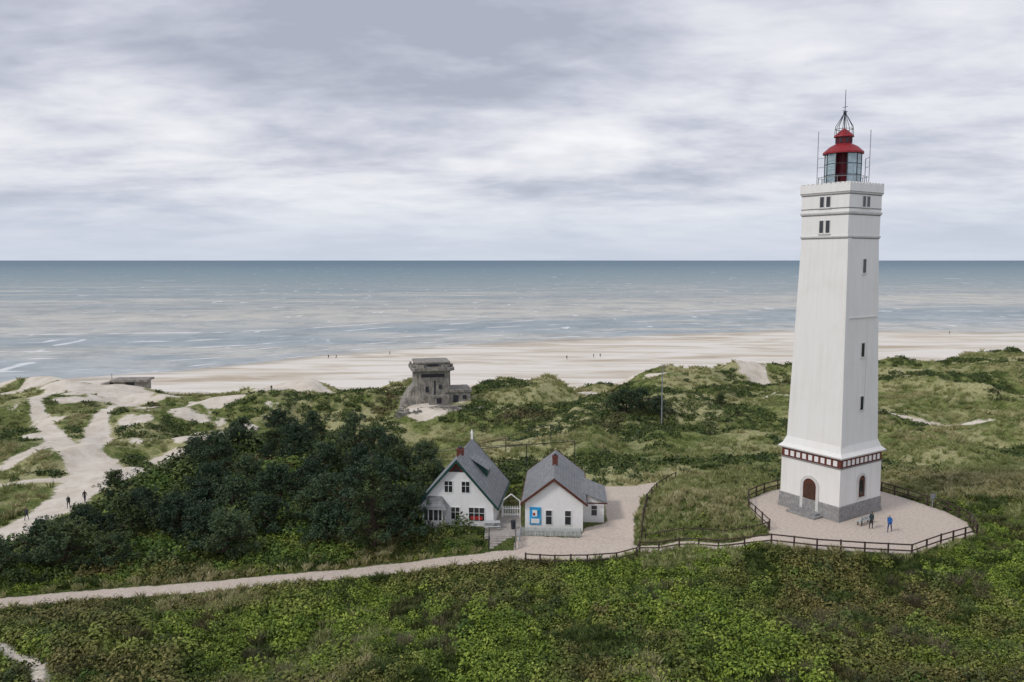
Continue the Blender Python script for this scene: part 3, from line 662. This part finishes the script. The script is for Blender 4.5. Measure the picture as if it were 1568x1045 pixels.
mb=MB(); mb.box(-.3,.3,5.9,6.5,5.3,6.6,0); mb.box(-.35,.35,5.85,6.55,6.6,6.75,0); mb.box(-.15,.15,6.05,6.35,6.75,6.95,1); mb.obj('chimney',[M['brick'],M['dark']],H2)
mb=MB(); 
vs=[(3.1,3.2,-.5),(5.5,3.2,-.5),(5.5,3.2,2.35),(3.1,3.2,3.3)]; vs+=[(a,9.2,c) for a,b,c in vs]
mb.poly(vs,[(0,1,2,3),(7,6,5,4),(1,5,6,2)],0)
mb.poly([(3.0,2.9,3.5),(5.85,2.9,2.35),(5.85,9.5,2.35),(3.0,9.5,3.5),(3.0,2.9,3.36),(5.85,2.9,2.2),(5.85,9.5,2.2),(3.0,9.5,3.36)],[(0,1,2,3),(7,6,5,4),(0,4,5,1),(1,5,6,2),(2,6,7,3)],1)
fwin(mb,4.4,1.35,.6,1.1,3.197,0,2,0); mb.box(3.1,5.85,2.84,2.9,2.2,2.34,3)
mb.obj('side_annex',[M['whitewash'],M['slate'],M['glass'],M['brown']],H2)

def fence(name,pts,step,mat,hgt=1.0,post=.06,rails=(.45,.9),rail=.045,picket=None,zfix=None):
    mb=MB(); P2=[]
    for i in range(len(pts)-1):
        a=Vector(pts[i]);b=Vector(pts[i+1]); L=(b-a).length; n=max(1,round(L/step))
        for k in range(n): P2.append(a.lerp(b,k/n))
    P2.append(Vector(pts[-1]))
    zs=[Hp(p.x,p.y) if zfix is None else zfix for p in P2]
    for i,(p,z) in enumerate(zip(P2,zs)):
        l=random.uniform(-.03,.03)
        mb.rod((p.x,p.y,z-.3),(p.x+l,p.y+l,z+hgt+random.uniform(-.03,.05)),post,0,6)
        if i<len(P2)-1:
            q=P2[i+1]; d=(q-p)
            for r in rails:
                mb.rod((p.x,p.y,z+hgt*r),(q.x,q.y,zs[i+1]+hgt*r),rail,0,4)
            if picket:
                m=int(d.length/picket)
                for k in range(m):
                    t=(k+.5)/m; c=p.lerp(q,t); zz=z+(zs[i+1]-z)*t; a_=math.atan2(d.y,d.x)
                    mb.box(-.045,.045,-.015-.05,.015-.05,.08,hgt*.98,0,Matrix.Translation((c.x,c.y,zz))@Matrix.Rotation(a_,4,'Z'))
    return mb.obj(name,[mat])
fence('picket_fence',[(.9,82.4),(7.2,81.9)],1.5,M['greywood'],1.0,.05,(.3,.8),.03,.14)
fence('picket_fence',[(.9,82.4),(.7,79.8)],1.3,M['greywood'],1.0,.05,(.3,.8),.03,.2)
fence('wooden_fence',[(12.5,76.7),(16.1,75),(19.5,73.5),(23.8,71.5),(27.5,70.2),(31.5,69.5),(35.4,68.9),(39.3,71.4),(44.3,74.3),(45.6,77.8),(45.2,81.2),(43.3,85.7),(41.8,88.7)],2.1,M['wood'],1.1,.085,(.42,.92),.07)
fence('wooden_fence',[(24.9,75.5),(24.7,81.6),(25.8,85.5),(28.3,88),(32.3,90.9)],2.0,M['wood'],1.15,.085,(.42,.92),.07)
fence('wooden_fence',[(24.9,75.9),(19,77.6),(13.6,79.4)],2.0,M['wood'],.75,.08,(.85,),.06)
fence('wooden_fence',[(13.2,79.4),(14.4,85.6),(15.7,91.2),(17.6,95.6),(20.5,98.4)],2.0,M['wood'],1.15,.085,(.42,.92),.07)
fence('wooden_fence',[(1.3,75.3),(4.1,74.5),(7.2,74.2),(10,74.3),(12,74.9),(12.6,76.6)],1.9,M['wood'],1.2,.085,(.5,.94),.065)
mb=MB()
for i in range(6): mb.box(-2.3,.2,79.6+i*.45,80.2+i*.45+.15,-4.2,-3.62+i*.12)
mb.obj('garden_steps',[M['step']])
mb=MB()
for x_ in (-2.4,.35):
    for k in range(3): mb.rod((x_,79.6+k*1.3,-3.8),(x_,79.6+k*1.3,-2.5+k*.25),.035)
    mb.rod((x_,79.6,-2.52),(x_,82.2,-2.02),.03)
mb.obj('step_handrail',[M['dark']])
mb=MB(); mb.box(-2.9,1.0,82.2,90,-3.3,-2.955); mb.obj('paved_forecourt',[M['step']])
mb=MB()
for x_ in (-1.0,1.0): mb.box(x_-.08,x_+.08,-.08,.08,-.3,1.9)
mb.box(-1.0,1.0,-.05,.05,1.0,1.1); mb.box(-1,1,-.05,.05,.3,.4)
for k in range(9): mb.box(-.9+k*.2,-.82+k*.2,-.052,-.042,.15,1.35)
mb.rod((-1.0,0,1.9),(0,0,2.7),.07,0,4); mb.rod((1.0,0,1.9),(0,0,2.7),.07,0,4)
mb.obj('white_garden_gate',[M['whitewash']],None,False,(-.1,88.5,-3),0)
mb=MB(); mb.box(-.9,.9,-.4,.4,.7,.75); mb.box(-.9,.9,-.85,-.6,.42,.46); mb.box(-.9,.9,.6,.85,.42,.46)
for sx in (-.7,.7):
    mb.rod((sx,-.7,0),(sx,-.2,.7),.04,0,4); mb.rod((sx,.7,0),(sx,.2,.7),.04,0,4); mb.rod((sx,-.7,.4),(sx,.7,.4),.035,0,4)
pt=mb.obj('picnic_table',[M['greywood']],None,False,(-2.2,84.6,-2.955),.1)
mb=MB(); mb.ring([(.24,0),(.28,.8),(.3,.82),(.3,.9),(.12,1.0)],12); mb.obj('litter_bin',[M['dark']],None,False,(.15,84.5,-2.955))
mb=MB(); mb.rod((0,0,-.3),(0,0,3.6),.05,0,8,.03); mb.ring([(.02,3.6),(.07,3.66),(.02,3.73)],8); mb.obj('signpost_mast',[M['grey']],None,False,(.4,79.5,-3.5))
mz=Hp(27.8,147)
mb=MB(); mb.rod((0,0,-.4),(0,0,11.3),.13,0,8,.08); mb.rod((-.8,0,11.2),(.8,0,11.2),.06)
mb.obj('radio_mast',[M['grey']],None,False,(27.8,147,mz))
mb=MB(); px=[(-12.5,118),(-7,124),(-1,127),(6,122),(9,113),(2,108),(-6,108)]
top=[]
for a,b_ in px:
    z=Hp(a,b_); mb.rod((a,b_,z-.3),(a,b_,z+3.4),.06); top.append((a,b_,z+3.4))
for i in range(len(top)):
    for j in range(i+1,len(top)): mb.rod(top[i],top[j],.025,0,3)
mb.obj('wire_antenna_field',[M['dark']])

# ------------------------------------------------------------------ bunker
bz=Hp(*BP)
BK=empty('concrete_bunker_tower',(BP[0],BP[1],bz-.4),math.radians(12))
def oct_(mb,a,c,z0,z1,a2=None):
    a2=a2 or a
    vs=[]
    for q,z in ((a,z0),(a2,z1)):
        vs+=[(q,-q+c,z),(q,q-c,z),(q-c,q,z),(-q+c,q,z),(-q,q-c,z),(-q,-q+c,z),(-q+c,-q,z),(q-c,-q,z)]
    mb.poly(vs,[tuple(range(7,-1,-1)),tuple(range(8,16))]+[(k,(k+1)%8,(k+1)%8+8,k+8) for k in range(8)])
mb=MB(); oct_(mb,3.75,.4,0,6.9,3.65); oct_(mb,3.9,.4,6.9,7.1); oct_(mb,4.45,.5,7.1,7.7); oct_(mb,3.5,.5,7.7,8.6); oct_(mb,3.7,.5,8.6,8.85)
for k in range(4):
    Rm=Matrix.Rotation(k*math.pi/2,4,'Z'); mb.box(3.9,4.3,-3.2,-1.9,7.7,8.3,0,Rm); mb.box(3.9,4.3,1.6,3.0,7.7,8.25,0,Rm)
mb.obj('tower',[M['concrete']],BK)
mb=MB()
for k in range(4):
    Rm=Matrix.Rotation(k*math.pi/2,4,'Z'); mb.box(3.5,3.73,-2.4,2.4,5.7,6.4,0,Rm); mb.box(3.4,3.53,-1.2,1.2,7.95,8.4,0,Rm)
mb.box(-1.6,-.9,-3.76,-3.5,2.6,3.8); mb.box(1.2,1.8,-3.76,-3.5,3.2,4.1); mb.box(.2,.5,-3.75,-3.5,1.0,5.0)
mb.obj('embrasures',[M['dark']],BK)
mb=MB(); mb.box(2.8,7.9,-3.7,3,-.8,2.4); mb.box(2.5,8.2,-3.9,3.2,2.4,2.9); mb.box(-1,3.2,-5.0,-2.5,-.8,2.0)
mb.poly([(-3.2,-3.8,-1),(-3.2,2.5,-1),(-3.2,2.5,4.6),(-3.2,-2.8,4.6),(-7.2,-3.8,-1),(-7.2,2.5,-1),(-5.2,2.0,2.4),(-5.2,-3,2.4)],[(3,7,4,0),(2,6,7,3),(6,5,4,7),(1,5,6,2),(0,4,5,1)])
mb.box(4.2,5.3,-3.75,-3.65,.3,1.8,1); mb.box(6.2,7.0,-3.75,-3.65,.9,1.7,1); mb.box(.6,1.6,-5.05,-4.95,.4,1.5,1)
mb.obj('side_blocks',[M['concrete'],M['dark']],BK)
mb=MB(); mb.box(-8,10.5,-8.5,-6.8,-2.6,-.6); mb.box(-3,11,-6.8,-4.2,-2.4,.0)
for k in range(40):
    x_=random.uniform(-8,11); y_=random.uniform(-9,-4); s_=random.uniform(.2,.6); mb.box(-s_,s_,-s_*.7,s_*.7,-s_*.5,s_*.5,0,Matrix.Translation((x_,y_,-.4))@Matrix.Rotation(random.random()*3,4,'Z')@Matrix.Rotation(random.random(),4,'X'))
mb.obj('rubble_footing',[M['concrete']],BK)
z=Hp(-104,213)
mb=MB(); mb.box(-2,6,-2,3,-1.5,1.0); mb.box(-2.6,6.8,-2.6,3.4,1.0,1.5); mb.poly([(-2.6,-2.6,1.2),(-2.6,3.4,1.2),(-10,3,-1),(-10,-2.5,-1),(-2.6,-2.6,-1),(-2.6,3.4,-1)],[(0,1,2,3),(0,3,4),(1,5,2)]); mb.box(1.2,3.4,-2.06,-1.9,0,.9,1); mb.rod((-3,0,1),(-3,0,3),.08)
mb.obj('bunker_ruin',[M['concrete'],M['dark']],None,False,(-104,213,z+.6),.1)

# ------------------------------------------------------------------ people
cm={}
def cmat(c):
    if c not in cm: cm[c]=simple('cloth_%d'%len(cm),c,.85,6,.2)
    return cm[c]
SKIN=simple('skin',(.45,.26,.18),.6); HAIR=simple('hair',(.04,.025,.015),.8)
def person(name,x,y,face,jacket,trousers,z=None,stride=.22,lean=0,h=1.75,fingers=True):
    V=[];E=[];Rr=[]
    def a(p,r,par=None):
        V.append(p);Rr.append(r if hasattr(r,'__len__') else (r,r)); i=len(V)-1
        if par is not None:E.append((par,i))
        return i
    pel=a((0,0,.96),(.145,.11)); sp=a((0,.02+lean*.2,1.14),(.13,.10),pel); ch=a((0,.02+lean*.5,1.33),(.155,.115),sp)
    nk=a((0,.03+lean*.8,1.49),(.055,.055),ch); h0=a((0,.05+lean*.9,1.57),(.075,.085),nk); h1=a((0,.05+lean,1.66),(.088,.10),h0); h2=a((0,.03+lean,1.735),(.06,.07),h1)
    nose=a((0,.145+lean,1.63),(.014,.014),h1)
    for sg in (-1,1):
        sh=a((sg*.175,.02+lean*.6,1.415),(.062,.062),ch); sw=sg*stride
        el=a((sg*.235,-.03-sw*.5+lean*.6,1.14),(.048,.048),sh); wr=a((sg*.245,.08-sw*.9+lean*.5,.92),(.032,.032),el); hd=a((sg*.245,.11-sw*1.0+lean*.5,.85),(.022,.036),wr)
        if fingers:
            bx,by,bz_=V[hd]
            for k,(o,l) in enumerate(((-.03,.07),(-.01,.085),(.01,.08),(.03,.06))):
                f1=a((bx,by+o,bz_-.05),(.009,.009),hd); f2=a((bx-sg*.012,by+o+.01,bz_-.05-l*.6),(.008,.008),f1)
            t1=a((bx-sg*.01,by+.055,bz_+.0),(.010,.010),hd); t2=a((bx-sg*.015,by+.07,bz_-.035),(.009,.009),t1)
        hp=a((sg*.09,0,.89),(.095,.10),pel); kn=a((sg*.1,sw*.8+.03,.5),(.062,.062),hp); an=a((sg*.105,sw*1.3-.03,.085),(.04,.042),kn); to=a((sg*.115,sw*1.3+.13,.04),(.04,.032),an)
    me=bpy.data.meshes.new('skel'); me.from_pydata(V,E,[]); o=bpy.data.objects.new('skel',me); COL.objects.link(o)
    m=o.modifiers.new('s','SKIN'); m.use_smooth_shade=True
    for i,r in enumerate(Rr): me.skin_vertices[0].data[i].radius=r
    me.skin_vertices[0].data[0].use_root=True
    o.modifiers.new('u','SUBSURF').levels=1
    dg=bpy.context.evaluated_depsgraph_get(); nm=bpy.data.meshes.new_from_object(o.evaluated_get(dg)); bpy.data.objects.remove(o)
    for mm in (cmat(jacket),cmat(trousers),SKIN,HAIR,M['dark']): nm.materials.append(mm)
    for p in nm.polygons:
        c=p.center; p.use_smooth=True
        if c.z<.1: k=4
        elif abs(c.x)>.195 and c.z<.885: k=2
        elif abs(c.x)>.19: k=0
        elif c.z<.93: k=1
        elif c.z<1.50: k=0
        elif c.z>1.695 or c.y<lean*.95-.0: k=3
        else: k=2
        p.material_index=k
    ob=bpy.data.objects.new(name,nm); COL.objects.link(ob)
    zz=Hp(x,y) if z is None else z
    ob.location=(x,y,zz); ob.rotation_euler=(0,0,face); ob.scale=(h/1.8,)*3
    mb=MB()
    for sg in (-1,1): mb.ring([(.003,-.012),(.011,-.006),(.011,.006),(.003,.012)],6,0,0,cx=sg*.033,cy=.135+lean)
    mb.v=[(q[0],q[1],q[2]+1.655) for q in mb.v]; mb.box(-.024,.024,.128+lean,.14+lean,1.592,1.6,1)
    mb.obj('eyes_and_mouth',[M['dark'],M['brown']],ob)
    return ob
DK=(.02,.022,.03)
person('walking_person',-58.7,103.6,.3,(.03,.03,.035),(.025,.025,.03)); person('walking_person',-57.7,105.8,.2,(.04,.035,.03),(.03,.03,.05),stride=-.2)
person('walking_person',-61.5,99,.1,(.05,.05,.06),DK)
person('standing_person',34.9,75.9,-1.0,(.03,.05,.055),(.02,.02,.025),z=0,stride=.08,lean=.12)
person('standing_person',36.3,75.0,2.4,(.02,.12,.38),(.02,.05,.16),z=0,stride=.2,lean=.08)
person('standing_person',-59.8,197.5,1,(.03,.03,.03),DK); person('standing_person',24.3,208,2,(.05,.05,.06),DK)
for i,(a_,b_) in enumerate(((-72.4,314.6),(-69.3,314.6),(-50.2,327.9),(21.2,308.4),(32.2,314.6),(34.8,314.6),(229.7,420))):
    person('beach_walker',a_,b_,i*1.1,((.03,.03,.04) if i%2 else (.12,.03,.03)),DK,stride=.2*(-1)**i,fingers=False)
mb=MB()
for k in range(3): mb.box(-1.1,1.1,-.25+k*.17,-.11+k*.17,.43,.47)
for k in range(2): mb.box(-1.1,1.1,.27,.30,.58+k*.17,.71+k*.17)
for x_ in (-.85,.85): mb.box(x_-.05,x_+.05,-.22,-.14,0,.43,1); mb.box(x_-.05,x_+.05,.2,.27,0,.9,1); mb.box(x_-.04,x_+.04,-.2,.24,.37,.43,1)
mb.obj('park_bench',[M['greywood'],M['dark']],None,False,(34.9,77.3,0),math.radians(33.7+180))
mb=MB(); mb.rod((0,0,-.2),(0,0,1.5),.05); mb.box(-.35,.35,-.05,-.02,1.0,1.5); mb.obj('information_sign',[M['grey']],None,False,(44.3,82.5,0),.4)

# ------------------------------------------------------------------ world
w=bpy.data.worlds.new('World'); sc.world=w; w.use_nodes=True; nt=w.node_tree; nt.nodes.clear(); h=N(nt)
out=h.n('ShaderNodeOutputWorld'); sky=h.n('ShaderNodeTexSky'); sky.sky_type='NISHITA'; sky.sun_disc=False
sky.sun_elevation=math.radians(42); sky.sun_rotation=math.radians(239)
b1=h.n('ShaderNodeBackground'); b1.inputs[1].default_value=.10; h.l(sky.outputs[0],b1.inputs[0])
tc=h.n('ShaderNodeTexCoord').outputs['Generated']; sx=h.n('ShaderNodeSeparateXYZ'); h.l(tc,sx.inputs[0])
z=h.math('ABSOLUTE',sx.outputs[2]); zc=h.math('ADD',z,.17)
cb=h.n('ShaderNodeCombineXYZ'); h.l(h.math('DIVIDE',sx.outputs[0],zc),cb.inputs[0]); h.l(h.math('DIVIDE',sx.outputs[1],zc),cb.inputs[1]); cb.inputs[2].default_value=3.7
v=cb.outputs[0]
n1=h.noise(h.scale(v,.75,1.0,1),1.0,5,.55,.25); n2=h.noise(h.scale(v,.8,1.2,1),3.6,4,.6,.2)
f=h.math('ADD',h.math('MULTIPLY',n1,.76),h.math('MULTIPLY',n2,.24))
f=h.math('SUBTRACT',f,h.mr(z,.17,.32,0,.07))
cl=h.ramp(f,[(.35,(.42,.44,.53)),(.43,(.55,.57,.66)),(.52,(.76,.765,.82)),(.62,(.92,.92,.94))])
hz=h.mr(z,.0,.12,1,0)
cl=h.mix(h.math('MULTIPLY',hz,.85),cl,(.60,.66,.77))
b2=h.n('ShaderNodeBackground'); h.l(cl,b2.inputs[0]); b2.inputs[1].default_value=1.05
mx=h.n('ShaderNodeMixShader'); mx.inputs[0].default_value=.93; h.l(b1.outputs[0],mx.inputs[1]); h.l(b2.outputs[0],mx.inputs[2]); h.l(mx.outputs[0],out.inputs[0])
sl=bpy.data.lights.new('sun','SUN'); sl.energy=1.5; sl.angle=math.radians(12); sl.color=(1,.96,.9); so=bpy.data.objects.new('sun',sl); COL.objects.link(so)
az=math.radians(239); el=math.radians(42); d=Vector((math.sin(az)*math.cos(el),math.cos(az)*math.cos(el),math.sin(el)))
so.rotation_euler=d.to_track_quat('Z','Y').to_euler(); so.location=(0,0,80)
# camera
cam=bpy.data.cameras.new('camera'); cam.lens=36*1230/1568; cam.sensor_width=36; cam.clip_end=100000; cam.clip_start=.5
co=bpy.data.objects.new('camera',cam); COL.objects.link(co); co.location=(0,0,26); co.rotation_euler=(math.radians(90-5.76),0,0); sc.camera=co
